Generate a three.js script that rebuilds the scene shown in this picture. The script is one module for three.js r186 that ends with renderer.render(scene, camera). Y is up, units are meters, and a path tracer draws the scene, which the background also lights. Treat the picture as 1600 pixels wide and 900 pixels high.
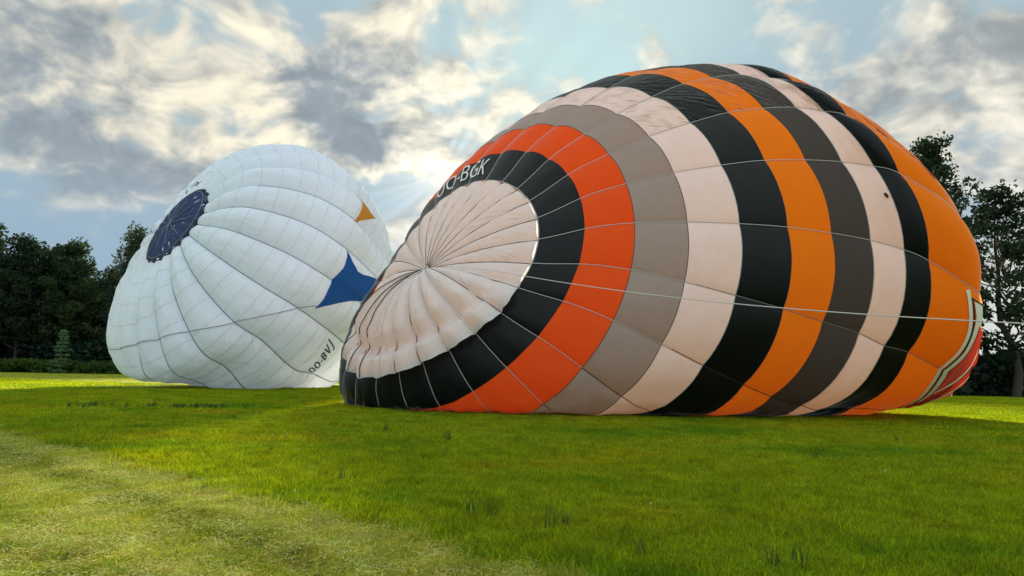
import * as THREE from 'three';
import { FontLoader } from 'three/addons/loaders/FontLoader.js';
import { TessellateModifier } from 'three/addons/modifiers/TessellateModifier.js';
import { MarchingCubes } from 'three/addons/objects/MarchingCubes.js';
import { mergeGeometries } from 'three/addons/utils/BufferGeometryUtils.js';

// ------------------------------------------------------------------ camera, sky, sun, exposure
const D2R = Math.PI / 180, TAU = Math.PI * 2;
const FPX = 1000, CAMH = 1.65;                                   // focal length in pixels of a 1600 x 900 frame, eye height
const scene = new THREE.Scene();
const camera = new THREE.PerspectiveCamera(2 * Math.atan(450 / FPX) / D2R, 16 / 9, 0.1, 3000);
camera.rotation.order = 'YXZ';
camera.position.set(0, CAMH, 0);
camera.rotation.set(Math.atan(128 / FPX), 0, 0.0235);
const EXPOSURE = 3.05;
const SUN_AZ = -6.7 * D2R, SUN_EL = 16.5 * D2R;
const sunDir = new THREE.Vector3(Math.sin(SUN_AZ) * Math.cos(SUN_EL), Math.sin(SUN_EL), -Math.cos(SUN_AZ) * Math.cos(SUN_EL));

// seeded helpers
function rng(seed) { let s = seed >>> 0; return () => { s = (s + 0x6d2b79f5) | 0; let t = Math.imul(s ^ (s >>> 15), 1 | s); t = (t + Math.imul(t ^ (t >>> 7), 61 | t)) ^ t; return ((t ^ (t >>> 14)) >>> 0) / 4294967296; }; }
const PERM = new Uint8Array(512); { const r = rng(77); const p = [...Array(256).keys()]; for (let i = 255; i > 0; i--) { const k = Math.floor(r() * (i + 1)); [p[i], p[k]] = [p[k], p[i]]; } for (let i = 0; i < 512; i++) PERM[i] = p[i & 255]; }
const GX = new Float32Array(256), GY = new Float32Array(256); for (let i = 0; i < 256; i++) { GX[i] = Math.cos(i * 2.399963); GY[i] = Math.sin(i * 2.399963); }
function n2(x, y) {                                              // gradient noise, about -0.7 .. 0.7
  const ix = Math.floor(x), iy = Math.floor(y), fx = x - ix, fy = y - iy, X = ix & 255, Y = iy & 255;
  const u = fx * fx * fx * (fx * (fx * 6 - 15) + 10), v = fy * fy * fy * (fy * (fy * 6 - 15) + 10);
  const a = PERM[PERM[X] + Y], b = PERM[PERM[X + 1] + Y], c = PERM[PERM[X] + Y + 1], d = PERM[PERM[X + 1] + Y + 1];
  const g0 = GX[a] * fx + GY[a] * fy, g1 = GX[b] * (fx - 1) + GY[b] * fy, g2 = GX[c] * fx + GY[c] * (fy - 1), g3 = GX[d] * (fx - 1) + GY[d] * (fy - 1);
  const l = g0 + (g1 - g0) * u, m = g2 + (g3 - g2) * u; return l + (m - l) * v;
}
function fbm(x, y, o, gain = 0.5) { let s = 0, a = 1; for (let i = 0; i < o; i++) { s += a * n2(x, y); x = x * 2.03 + 17.1; y = y * 2.03 - 9.7; a *= gain; } return s; }
const ss = (a, b, x) => { const t = Math.min(1, Math.max(0, (x - a) / (b - a))); return t * t * (3 - 2 * t); };
const mix = (a, b, t) => a + (b - a) * t;
const lin = (c) => { c /= 255; return c <= 0.04045 ? c / 12.92 : Math.pow((c + 0.055) / 1.055, 2.4); };
const L3 = (r, g, b) => [lin(r), lin(g), lin(b)];

// The sky: broken cloud lit from behind by a low sun, over a whole hemisphere.
const SKY = 0.36;
function makeSky() {
  const W = 4096, H = 2048, data = new Float32Array(W * H * 4);
  // where the cloud is thick (+) or open (-): azimuth, elevation, width, height in degrees, amount
  const cover = [[-25.5, 22.5, 8, 4.5, 0.18], [-36, 20, 8, 5, 0.42], [-41, 25, 6, 5, 0.42], [-31, 15.5, 9, 2.8, 0.36], [-24.5, 18.2, 4, 1.8, -0.1], [-32, 9.5, 14, 3.6, -0.34], [-15, 23.5, 4, 2, 0.12], [-18, 19.8, 5, 3, 0.6], [-18, 25, 3.5, 2.2, 0.1], [-13, 28, 4.5, 3, 0.05],
    [-9, 20.8, 4, 2.8, 0.12], [-3.5, 25.2, 3, 1.8, 0.08], [-12, 15.2, 6, 2.6, -0.5], [-6, 16.6, 1.6, 1.4, 0.05], [-10.2, 12.3, 2.2, 1, 0.5], [5, 26, 8, 5, -0.2], [-8, 29, 2.5, 2, -0.15], [22, 27.5, 6, 3.5, -0.06], [14, 31, 5, 3, 0.02],
    [31, 22, 4.5, 3, 0.42], [38, 24, 5, 3.5, 0.36], [37, 18, 6, 2.2, 0.2], [26, 20.5, 3.5, 3, -0.2], [40, 13.5, 7, 2.5, 0.1], [12, 22, 6, 4, -0.2]];
  // where the layer is thin enough for the sun to shine through (+) or heavy and grey (-)
  const gleam = [[-26, 22.5, 7, 4.5, 0.4], [-36, 18, 8, 4, -0.22], [-41, 25, 6, 4, -0.25], [-31, 15, 9, 3, -0.4], [-24.5, 18.2, 3.5, 1.8, 0.45], [-17.5, 20.5, 5, 3, -0.7], [-13, 23.5, 4, 2, -0.35], [-13, 28, 4, 3, 0.25], [-9, 20.6, 3.5, 2.5, 0.4], [-3.2, 25.2, 3, 2, 0.45], [-10.2, 12.3, 2.5, 1.2, 0.4], [-7, 17, 2.5, 2, 0.35],
    [22, 27.5, 6, 4, 0.25], [6, 27, 7, 5, 0.3], [-38, 22, 6, 5, 0.02], [31, 22, 4, 2.6, -0.3], [38, 24, 4, 3, -0.3], [36.7, 18, 6, 2.2, 0.15]];
  const warm = L3(255, 243, 214), white = L3(250, 247, 236), core = L3(142, 156, 168), coreW = L3(168, 167, 159), blueLow = L3(148, 173, 193), blueHi = L3(160, 181, 192), cyan = L3(194, 220, 222), pale = L3(222, 222, 208);
  for (let row = H / 2; row < H; row++) {
    const el = ((row + 0.5) / H - 0.5) * Math.PI, y = Math.sin(el), ce = Math.cos(el), elD = el / D2R;
    for (let col = 0; col < W; col++) {
      const round = ((col + 0.5) / W - 0.5) * TAU, x = Math.cos(round) * ce, z = Math.sin(round) * ce;
      let az = Math.atan2(x, -z) / D2R;
      const cs = x * sunDir.x + y * sunDir.y + z * sunDir.z, ang = Math.acos(Math.min(1, cs)) / D2R;
      const k = 1.9 / (y + 0.5), qx = x * k, qz = z * k;         // seen as a layer overhead
      const wx = az + 5 * n2(qx * 2 + 3, qz * 2), wy = elD + 3 * n2(qx * 2 - 7, qz * 2 + 4);
      let cov = 0.1 + 0.3 * fbm(qx * 0.7 + 5, qz * 0.7 + 2, 2);
      let gl = 0; if (Math.abs(az) < 75 && elD < 48) for (const c of gleam) { const a = (wx - c[0]) / c[2], b = (wy - c[1]) / c[3], e = a * a + b * b; if (e < 8) gl += c[4] * Math.exp(-e); }
      if (Math.abs(az) < 75 && elD < 48) for (const c of cover) { const a = (wx - c[0]) / c[2], b = (wy - c[1]) / c[3], e = a * a + b * b; if (e < 8) cov += c[4] * Math.exp(-e); }
      const w1 = 0.35 * fbm(qx * 3 + 1.7, qz * 3 + 9.2, 2), w2 = 0.35 * fbm(qx * 3 + 8.3, qz * 3 + 2.8, 2), px = qx * 4.2 + w1, pz = qz * 4.8 + w2;
      const nz = fbm(px, pz, 8, 0.56), sx = sunDir.x * 0.3 - qx * 0.05, sz = sunDir.z * 0.3;
      const slope = fbm(px, pz, 4, 0.5) - fbm(px + sx, pz + sz, 4, 0.5);           // falls away towards the sun: a lit edge
      const fine = fbm(px * 4.1, pz * 4.1, 5, 0.62), d0 = nz * 0.7 + cov, soft = ss(7, 17, elD), edge = mix(0.85, 0.4, soft);
      const dens = ss(-0.14, edge, d0) * mix(0.3, 1, soft), thick = ss(0.1, 1.0, d0);
      const shine = ss(-0.15, 1.05, 0.58 + gl + 0.75 * slope - 0.42 * thick + 0.2 * fine * (0.3 + dens)), rim = Math.max(-1, Math.min(1, slope + 0.3 * fine));
      // clear air
      const t = ss(4, 30, elD), cy = Math.exp(-(((az - 6) / 15) ** 2) - (((elD - 28) / 12) ** 2)), hz = ss(16, 4, elD), glow = Math.exp(-ang / 4), right = ss(10, 45, az) * ss(60, 45, Math.abs(az));
      const far = ss(40, 110, ang) * mix(0.3, 1, ss(8, 30, elD));                                                // half of the sky across from the sun, brightened to light the near sides
      const haze = 0.5 + 0.5 * Math.max(-0.9, Math.min(1, fbm(qx * 1.4 - 4, qz * 2 + 6, 4) * 1.6));
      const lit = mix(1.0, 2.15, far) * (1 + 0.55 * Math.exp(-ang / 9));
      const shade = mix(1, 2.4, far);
      // rays fanning out below the cloud that hides the sun
      const th = Math.atan2(elD - 17, az - SUN_AZ / D2R), ray = 1 + 0.3 * Math.exp(-ang / 8) * ss(1, 3, ang) * n2(th * 6.5 + 3, 1.3) * 2;
      for (let c = 0; c < 3; c++) {
        let air = mix(blueLow[c], blueHi[c], t);
        air = mix(air, cyan[c], Math.min(1, cy * 0.75 + 0.3 * haze * t));
        air = mix(air, pale[c], 0.55 * right * hz + 0.3 * hz * ss(-16, 0, az));
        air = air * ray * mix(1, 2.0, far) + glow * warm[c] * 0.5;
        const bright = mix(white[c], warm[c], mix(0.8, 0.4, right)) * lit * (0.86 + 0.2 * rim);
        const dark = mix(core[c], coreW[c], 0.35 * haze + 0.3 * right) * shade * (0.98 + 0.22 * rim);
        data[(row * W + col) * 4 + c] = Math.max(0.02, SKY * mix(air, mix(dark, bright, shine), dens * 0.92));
      }
      data[(row * W + col) * 4 + 3] = 1;
    }
  }
  for (let i = 0; i < W * H / 2; i++) { data[i * 4] = 0.08; data[i * 4 + 1] = 0.1; data[i * 4 + 2] = 0.04; data[i * 4 + 3] = 1; }
  const t = new THREE.DataTexture(data, W, H, THREE.RGBAFormat, THREE.FloatType);
  t.mapping = THREE.EquirectangularReflectionMapping; t.magFilter = THREE.LinearFilter; t.needsUpdate = true;
  return t;
}
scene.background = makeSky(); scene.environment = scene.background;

const sun = new THREE.DirectionalLight(new THREE.Color().setRGB(1, 0.86, 0.66), 5);
sun.position.copy(sunDir).multiplyScalar(160); sun.castShadow = true; sun.shadow.radius = 20;
Object.assign(sun.shadow.camera, { left: -90, right: 90, top: 90, bottom: -90, near: 1, far: 400 }); sun.shadow.mapSize.set(2048, 2048);
scene.add(sun, sun.target);
const renderer = new THREE.WebGLRenderer({ antialias: true });
renderer.setSize(1024, 576); renderer.shadowMap.enabled = true; renderer.toneMapping = THREE.LinearToneMapping; renderer.toneMappingExposure = EXPOSURE;

// ------------------------------------------------------------------ helpers for things and parts
const used = {};
function numbered(name) { const n = used[name] = (used[name] ?? -1) + 1; return n ? name + '_' + String(n).padStart(3, '0') : name; }
function tag(o, label, category, group, kind) { if (label) o.userData.label = label; if (category) o.userData.category = category; if (group) o.userData.group = group; if (kind) o.userData.kind = kind; return o; }
function thing(name, label, category, pos = [0, 0, 0], group) { const o = new THREE.Group(); o.name = numbered(name); o.position.set(...pos); scene.add(o); return tag(o, label, category, group); }
function part(name, geo, mat, parent) { const m = new THREE.Mesh(geo, mat); m.name = name; m.castShadow = m.receiveShadow = true; parent.add(m); return m; }
function geom(pos, idx, uv, nor, col) {
  const g = new THREE.BufferGeometry();
  g.setAttribute('position', new THREE.Float32BufferAttribute(pos, 3));
  if (uv) g.setAttribute('uv', new THREE.Float32BufferAttribute(uv, 2));
  if (col) g.setAttribute('color', new THREE.Float32BufferAttribute(col, 3));
  if (idx) g.setIndex(idx);
  if (nor) g.setAttribute('normal', new THREE.Float32BufferAttribute(nor, 3)); else g.computeVertexNormals();
  return g;
}
function outward(g) {                                              // wind every face towards its normals
  const p = g.attributes.position.array, n = g.attributes.normal.array, ix = g.index ? g.index.array : null, N = ix ? ix.length : p.length / 3;
  for (let i = 0; i < N; i += 3) {
    const [a, b, c] = [0, 1, 2].map((k) => 3 * (ix ? ix[i + k] : i + k)), ux = p[b] - p[a], uy = p[b + 1] - p[a + 1], uz = p[b + 2] - p[a + 2], vx = p[c] - p[a], vy = p[c + 1] - p[a + 1], vz = p[c + 2] - p[a + 2];
    if ((uy * vz - uz * vy) * n[a] + (uz * vx - ux * vz) * n[a + 1] + (ux * vy - uy * vx) * n[a + 2] >= 0) continue;
    if (ix) { const q = ix[i + 1]; ix[i + 1] = ix[i + 2]; ix[i + 2] = q; } else for (const A of [p, n]) for (let k = 0; k < 3; k++) { const q = A[b + k]; A[b + k] = A[c + k]; A[c + k] = q; }
  }
  return g;
}
const rgb = (r, g, b) => new THREE.Color().setRGB(r, g, b);
const std = (c, o = {}) => new THREE.MeshStandardMaterial({ color: rgb(...c), roughness: 0.9, side: THREE.DoubleSide, ...o });
const phys = (c, o = {}) => new THREE.MeshPhysicalMaterial({ color: rgb(...c), roughness: 1, specularIntensity: 0.2, side: THREE.DoubleSide, ...o });
function tube(pts, r, seg = 40, sides = 6, closed = false) { return new THREE.TubeGeometry(new THREE.CatmullRomCurve3(pts, closed), seg, r, sides, closed); }
function dataTex(w, h, f, srgb = false) {
  const d = new Uint8Array(w * h * 4);
  for (let y = 0; y < h; y++) for (let x = 0; x < w; x++) { const v = f(x / w, y / h), i = (y * w + x) * 4; for (let c = 0; c < 3; c++) d[i + c] = Math.max(0, Math.min(255, 255 * (Array.isArray(v) ? v[c] : v))); d[i + 3] = 255; }
  const t = new THREE.DataTexture(d, w, h); t.magFilter = THREE.LinearFilter; t.minFilter = THREE.LinearMipmapLinearFilter; t.wrapS = t.wrapT = THREE.RepeatWrapping; if (srgb) t.colorSpace = THREE.SRGBColorSpace; t.needsUpdate = true; return t;
}

// ------------------------------------------------------------------ ground
// the mown part at the lower left, the pale mown strip before the wood, and how pale the lawn is anywhere
function mownDist(x, z) { return -0.624 * (x + 12.16) + 0.782 * (z + 15.63) + 0.42 * n2(x * 0.45, z * 0.45) + 0.25 * n2(x * 1.9, z * 1.9) - 0.15; }
function stripAmount(x, z) { const s = -z - 0.55 * (x + 30) * -1; return ss(47, 50, -z + 0.3 * (x + 30) + 1.5 * n2(x * 0.2, z * 0.2)) * ss(-20, -24, x) * ss(-1.0, 1.0, 14 + 0.96 * x * -1 - 0 + z * 1.0 + 40) ; }
function lawnTone(x, z) { return fbm(x * 0.22, z * 0.3, 4, 0.6); }
function lawnColor(x, z, r) {
  const m = mownDist(x, z), t = lawnTone(x, z), f = fbm(x * 2.3, z * 2.3, 2);
  if (m > 0 || stripAmount(x, z) > 0.5) { const k = 0.45 + 0.55 * f + 0.35 * (r - 0.5) + 0.36 * Math.sin(m * 4.4 + 0.8 * n2(x * 0.6, z * 0.6)); return [mix(0.2, 0.43, k), mix(0.25, 0.46, k), mix(0.012, 0.055, k)]; }
  const yel = ss(0.1, 0.6, t + 0.25 * f), dk = ss(0.05, 0.6, -t - 0.2 * f), v = 0.62 + 0.85 * r;
  return [mix(mix(0.265, 0.33, yel), 0.14, dk) * v, mix(mix(0.345, 0.345, yel), 0.27, dk) * v, 0.004 * v];
}
const groundMat = phys([0.06, 0.1, 0.012], { map: null, specularIntensity: 0.1 });
{
  const tex = dataTex(512, 512, (u, v) => { const a = 0.5 + 0.5 * fbm(u * 64, v * 64, 3), s = 170 + 70 * a; return [s / 255, s / 255, s / 255]; });
  tex.repeat.set(300, 300); groundMat.map = tex;
  const g = part('ground', new THREE.PlaneGeometry(2400, 2400).rotateX(-Math.PI / 2), groundMat, scene); tag(g, null, null, null, 'structure');
  // the lawn: a sheet with the soil and thatch under the blades, one texel about 6 cm
  const S = 128, N = 2048, x0 = -72, z0 = -104;
  const lt = dataTex(N, N, (u, v) => {
    const x = x0 + u * S, z = z0 + (1 - v) * S, f = 0.55 + 0.4 * n2(x * 6, z * 6) + 0.35 * n2(x * 14, z * 14), c = lawnColor(x, z, f), k = 0.7;
    return c.map((q) => { q *= k; return q <= 0.0031308 ? q * 12.92 : 1.055 * Math.pow(q, 1 / 2.4) - 0.055; });
  }, true);
  const lawn = part('lawn', new THREE.PlaneGeometry(S, S).rotateX(-Math.PI / 2), phys([1, 1, 1], { map: lt, specularIntensity: 0.1 }), scene);
  lawn.position.set(x0 + S / 2, 0.004, z0 + S / 2); tag(lawn, null, null, null, 'structure');
}

// ------------------------------------------------------------------ balloons: rings that lean and swell, pressed flat on the grass
const ORANGE = { NG: 26, e: [0.058, -0.076], rings: [
  [-3.112, 5.556, -26.665, -0.794, -0.464, 4.808, -0.02, 0.174, 0.044, -0.044, 0.036, 0.017, -0.002, 0.068, -0.018],
  [-2.512, 5.284, -27.293, -0.807, -0.383, 6.406, 0.011, 0.212, 0.047, -0.003, 0.052, 0.007, -0.014, 0.059, -0.004],
  [-1.272, 5.509, -28.006, -0.793, -0.291, 7.556, 0.001, 0.172, 0.029, 0.09, 0.029, 0.005, -0.023, 0.039, 0.009],
  [0.11, 5.982, -28.738, -0.791, -0.205, 8.353, -0.032, 0.112, 0.005, 0.213, 0.008, 0, -0.023, 0.016, 0.009],
  [1.61, 6.599, -29.414, -0.787, -0.137, 8.91, -0.054, 0.049, -0.021, 0.321, -0.006, -0.002, -0.029, -0.002, 0.011],
  [3.233, 6.989, -30.035, -0.776, -0.06, 9.343, -0.062, 0.014, -0.036, 0.412, -0.027, -0.01, -0.025, -0.019, 0.021],
  [4.858, 7.297, -30.606, -0.735, -0.012, 9.547, -0.072, -0.014, -0.05, 0.496, -0.031, -0.011, -0.028, -0.005, 0.033],
  [6.623, 7.464, -30.984, -0.671, 0.02, 9.595, -0.065, -0.041, -0.054, 0.541, -0.043, -0.01, -0.025, 0.016, 0.021],
  [8.393, 7.547, -31.168, -0.561, 0.028, 9.445, -0.058, -0.07, -0.065, 0.573, -0.043, 0.004, -0.033, 0.034, 0.005],
  [10.317, 7.494, -31.1, -0.458, 0.101, 9.105, -0.033, -0.086, -0.077, 0.552, -0.034, 0.019, -0.034, 0.014, -0.021],
  [12.583, 7.223, -30.855, -0.405, 0.147, 8.565, -0.013, -0.122, -0.115, 0.489, -0.027, 0.042, -0.069, -0.005, -0.034],
  [14.745, 6.893, -30.76, -0.343, 0.143, 7.404, 0.002, -0.13, -0.125, 0.377, -0.005, 0.015, -0.052, -0.017, -0.023],
  [16.776, 6.2, -30.819, -0.278, 0.14, 6.021, 0.016, -0.123, -0.122, 0.247, -0.002, -0.013, -0.022, -0.019, -0.012],
  [18.736, 5.5, -30.954, -0.218, 0.139, 4.589, 0.028, -0.112, -0.114, 0.111, -0.007, -0.036, 0.01, -0.018, -0.002]] };
const WHITE = { NG: 22, e: [0.176, 0], rings: [
  [-22.685, 10.73, -42.405, -0.875, -0.401, 2.98, -0.056, 0.044, -0.031, 0.053, 0.036, -0.018, 0.014, 0.018, -0.002],
  [-22.258, 10.224, -42.918, -0.912, -0.431, 6.138, 0.052, 0.026, 0.034, -0.021, 0.066, 0.003, -0.017, 0.021, -0.001],
  [-20.794, 8.858, -44.378, -0.953, -0.477, 8.44, 0.122, 0.019, 0.093, -0.034, 0.053, -0.016, -0.037, 0.027, 0.003],
  [-19.194, 8.244, -46.692, -0.921, -0.523, 9.178, 0.033, -0.03, 0.072, 0.028, 0.027, -0.039, -0.029, 0.007, 0.02],
  [-18, 7.561, -49.29, -0.942, -0.597, 9.181, -0.002, -0.064, 0.056, 0.094, -0.033, -0.04, -0.036, 0.014, 0.006],
  [-16.879, 6.849, -51.829, -0.962, -0.596, 8.394, -0.016, -0.086, 0.012, 0.111, -0.022, -0.002, -0.045, 0.018, -0.002],
  [-15.903, 5.874, -54.105, -0.975, -0.499, 7.013, -0.01, -0.1, -0.031, 0.104, -0.026, -0.006, -0.058, 0.016, -0.02],
  [-14.96, 4.899, -56.161, -0.972, -0.441, 5.284, -0.006, -0.077, -0.044, 0.069, -0.013, -0.005, -0.033, 0.006, -0.013],
  [-13.968, 3.791, -58.147, -0.969, -0.365, 3.586, 0.006, -0.045, -0.048, 0.028, -0.005, -0.008, -0.002, -0.007, -0.006]] };
const V3 = (x, y, z) => new THREE.Vector3(x, y, z);
function ringAt(B, t) {
  const R = B.rings, N = R.length, i = Math.min(N - 2, Math.max(0, Math.floor(t))), w = t - i, m = R[Math.max(0, i - 1)], a = R[i], b = R[i + 1], c = R[Math.min(N - 1, i + 2)];
  return a.map((_, k) => 0.5 * (2 * a[k] + (b[k] - m[k]) * w + (2 * m[k] - 5 * a[k] + 4 * b[k] - c[k]) * w * w + (3 * a[k] - m[k] - 3 * b[k] + c[k]) * w ** 3));
}
const cache = new Map();
function skin(B, t, g) {                                          // a point of the smooth envelope
  const key = (B === ORANGE ? 'o' : 'w') + t.toFixed(5); let p = cache.get(key); if (!p) { p = ringAt(B, t); cache.set(key, p); }
  const phi = B.e[0] - TAU * g / B.NG + B.e[1] * t / 10, th = phi + p[7] + p[8] * Math.cos(phi) + p[9] * Math.sin(phi);
  const c = Math.cos(th), s = Math.sin(th), r = p[5] * (1 + p[10] * Math.sin(2 * th) + p[11] * Math.cos(3 * th) + p[12] * Math.sin(3 * th)), q = Math.exp(p[6]);
  const n = V3(Math.cos(p[4]) * Math.cos(p[3]), Math.sin(p[4]), Math.cos(p[4]) * Math.sin(p[3])), U = V3(-Math.sin(p[3]), 0, Math.cos(p[3])), V = U.clone().cross(n); if (V.y < 0) V.negate();
  const P = V3(p[0], p[1], p[2]).addScaledVector(U, r / q * c).addScaledVector(V, r * q * s).addScaledVector(n, p[5] * (p[13] * Math.cos(2 * phi) + p[14] * Math.sin(2 * phi)));
  const tuck = 1 - Math.exp(0.35 * Math.min(0, P.y)); P.x += (p[0] - P.x) * tuck; P.z += (p[2] - P.z) * tuck;   // what would lie below the grass is drawn in under the envelope
  const y = P.y - 0.03; P.y = 0.03 + 0.5 * (y + Math.sqrt(y * y + 0.1225)); return P;
}
function skinNormal(B, t, g) {
  const e = 0.02, t0 = Math.max(0, t - e), t1 = Math.min(B.rings.length - 1.001, t + e), n = skin(B, t1, g).sub(skin(B, t0, g)).cross(skin(B, t, g + e).sub(skin(B, t, g - e))).normalize();
  const c = ringAt(B, t), out = skin(B, t, g).sub(V3(c[0], c[1], c[2])); return n.dot(out) < 0 ? n.negate() : n;
}
function cloth(B, t, g, gi = Math.floor(g), lift = 0) {           // with every gore swelling between its two load tapes, and loose folds
  const u = Math.min(1, Math.max(0, g - gi)), P = skin(B, t, g), n = skinNormal(B, t, g), low = ss(0.1, B === ORANGE ? 1.6 : 3.2, P.y);
  const b = (B === ORANGE ? mix(0.1, 0.2, ss(6, 9, t)) * mix(1, 0.45, ss(9.6, 10.5, t)) * ss(0, 1.2, t) + 0.04 : mix(0.42, 0.5, ss(0, 2, t)) * ss(-0.4, 0.7, t)) * (B === ORANGE ? 0.35 + 0.65 * low : 0.15 + 0.85 * low);
  const fold = B === ORANGE ? 0.035 : 0.07;
  P.addScaledVector(n, b * Math.pow(Math.sin(Math.PI * u), 0.75) + fold * Math.min(1, 6 * u, 6 * (1 - u)) * fbm(t * 1.3 + gi * 7.3, u * 1.6 + gi * 3.1, 3) + 0.09 * (1 - low) * (n2(g * 2.7 + 3, t * 2.2) + 0.6 * n2(g * 7.1, t * 5)) + lift);
  if (B === ORANGE) { const w = g < -7 ? g + 26 : g; P.addScaledVector(n, 0.42 * ss(7, 10, w) * ss(16, 12.5, w) * ss(-0.2, 0.5, t) * ss(3, 1.4, t)); }
  else P.addScaledVector(n, 0.75 * ss(2.3, 3.3, g) * ss(6.2, 3.8, g) * ss(2.8, 4.2, t) * ss(6.8, 5.6, t));
  if (P.y < 0.012) P.y = 0.012; return P;
}
function patch(B, t0, t1, gi, nt, nu) {                           // one cloth panel of gore gi
  const pos = [], uv = [], nor = [], idx = [], e = 0.015;
  for (let a = 0; a <= nt; a++) for (let b = 0; b <= nu; b++) {
    const t = mix(t0, t1, a / nt), g = gi + b / nu, P = cloth(B, t, g, gi);
    const ta = Math.max(0, t - e), tb = Math.min(B.rings.length - 1.001, t + e), ga = Math.max(gi, g - e), gb = Math.min(gi + 1, g + e);
    const n = cloth(B, tb, g, gi).sub(cloth(B, ta, g, gi)).cross(cloth(B, t, gb, gi).sub(cloth(B, t, ga, gi))).normalize(), o = skinNormal(B, t, g); if (n.dot(o) < 0) n.negate();
    pos.push(P.x, P.y, P.z); nor.push(n.x, n.y, n.z); uv.push(gi * 2.3 + 2.3 * b / nu, t * 2.3);
  }
  for (let a = 0; a < nt; a++) for (let b = 0; b < nu; b++) { const i = a * (nu + 1) + b, j = i + nu + 1; idx.push(i, j, i + 1, i + 1, j, j + 1); }
  return outward(geom(pos, idx, uv, nor));
}
function band(B, pts, width, lift) {                              // a strip of webbing over points [t, g] of the envelope
  const P = pts.map(([t, g]) => [cloth(B, t, g, Math.floor(g + 1e-6), lift), skinNormal(B, t, g)]), pos = [], nor = [], idx = [];
  P.forEach(([p, n], i) => {
    const d = P[Math.min(P.length - 1, i + 1)][0].clone().sub(P[Math.max(0, i - 1)][0]), s = d.cross(n).normalize();
    for (const [k, h] of [[-1, -0.012], [-0.8, 0], [0.8, 0], [1, -0.012]]) { const q = p.clone().addScaledVector(s, k * width / 2).addScaledVector(n, h); pos.push(q.x, Math.max(0.008, q.y), q.z); nor.push(n.x, n.y, n.z); }
    if (i) for (let k = 0; k < 3; k++) { const a = (i - 1) * 4 + k, b = a + 4; idx.push(a, b, a + 1, a + 1, b, b + 1); }
  });
  return outward(geom(pos, idx, null, nor));
}
// a print on the cloth: a flat outline, cut fine and laid on the envelope
function printOn(B, shapes, toTG, lift, edge = 0.15, scale = [1, 1]) {
  let g = new THREE.ShapeGeometry(shapes, 6); g = new TessellateModifier(edge, 7).modify(g.toNonIndexed());
  const p = g.attributes.position, nor = new Float32Array(p.count * 3);
  for (let i = 0; i < p.count; i++) { const [t, q] = toTG(p.getX(i), p.getY(i)), P = cloth(B, t, q, Math.floor(q), lift), n = skinNormal(B, t, q); p.setXYZ(i, P.x, P.y, P.z); nor.set([n.x, n.y, n.z], i * 3); }
  g.setAttribute('normal', new THREE.BufferAttribute(nor, 3)); g.deleteAttribute('uv'); return outward(g);
}
function outline(pts, smooth) { const c = smooth ? new THREE.CatmullRomCurve3(pts.map(([a, b]) => V3(a, b, 0)), true, 'centripetal').getPoints(pts.length * 5).map((v) => new THREE.Vector2(v.x, v.y)) : pts.map(([a, b]) => new THREE.Vector2(a, b)); return new THREE.Shape(c); }

// cloth with fine creases
const creaseTex = dataTex(512, 512, (u, v) => {
  const tile = (f) => { const a = f(u, v), b = f(u - 1, v), c = f(u, v - 1), d = f(u - 1, v - 1); return mix(mix(a, b, ss(0.75, 1, u)), mix(c, d, ss(0.75, 1, u)), ss(0.75, 1, v)); };
  return tile((x, y) => { const w = 0.25 * fbm(x * 4, y * 4, 2), a = (x * 0.8 - y * 0.6) + w * 0.2, b = (x * 0.6 + y * 0.8) + w * 0.4; return 0.5 + ss(-0.3, 0.3, n2(x * 5, y * 5 + 3)) * (0.5 * n2(a * 20 + 1.5 * n2(x * 3, y * 3 + 8), b * 1.5) + 0.2 * n2(a * 46 + 9, b * 3.5)); });
});
const rippleTex = dataTex(512, 512, (u, v) => {
  const tile = (f) => { const a = f(u, v), b = f(u - 1, v), c = f(u, v - 1), d = f(u - 1, v - 1); return mix(mix(a, b, ss(0.75, 1, u)), mix(c, d, ss(0.75, 1, u)), ss(0.75, 1, v)); };
  return tile((x, y) => { const a = x * 0.5 + y * 0.87, b = y * 0.5 - x * 0.87, m = ss(-0.25, 0.35, n2(x * 6 + 3, y * 6)); return 0.5 + m * 0.45 * n2(a * 7 + n2(x * 5, y * 5), b * 46 + 2 * n2(x * 4, y * 4)) + 0.22 * fbm(x * 9, y * 9, 3); });
});
const soil = dataTex(512, 512, (u, v) => { const s = 0.5 + 0.5 * fbm(u * 5, v * 5, 5, 0.6); const k = 0.93 + 0.07 * s - 0.1 * ss(0.45, 0.75, fbm(u * 23 + 4, v * 23, 3)); return [k, k, k]; });
creaseTex.repeat.set(0.3, 0.3); rippleTex.repeat.set(0.22, 0.22); soil.repeat.set(0.21, 0.21);
function fabric(c, through, taut) { return phys(c, { transmission: through, thickness: 0, roughness: through > 0.05 ? 1 : 0.42, map: soil, bumpMap: creaseTex, bumpScale: taut ? 0.006 : 0.26, sheen: 1, sheenRoughness: 0.45, sheenColor: rgb(0.62, 0.7, 0.82), specularIntensity: through > 0.05 ? 0.3 : 0.36 }); }

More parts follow.
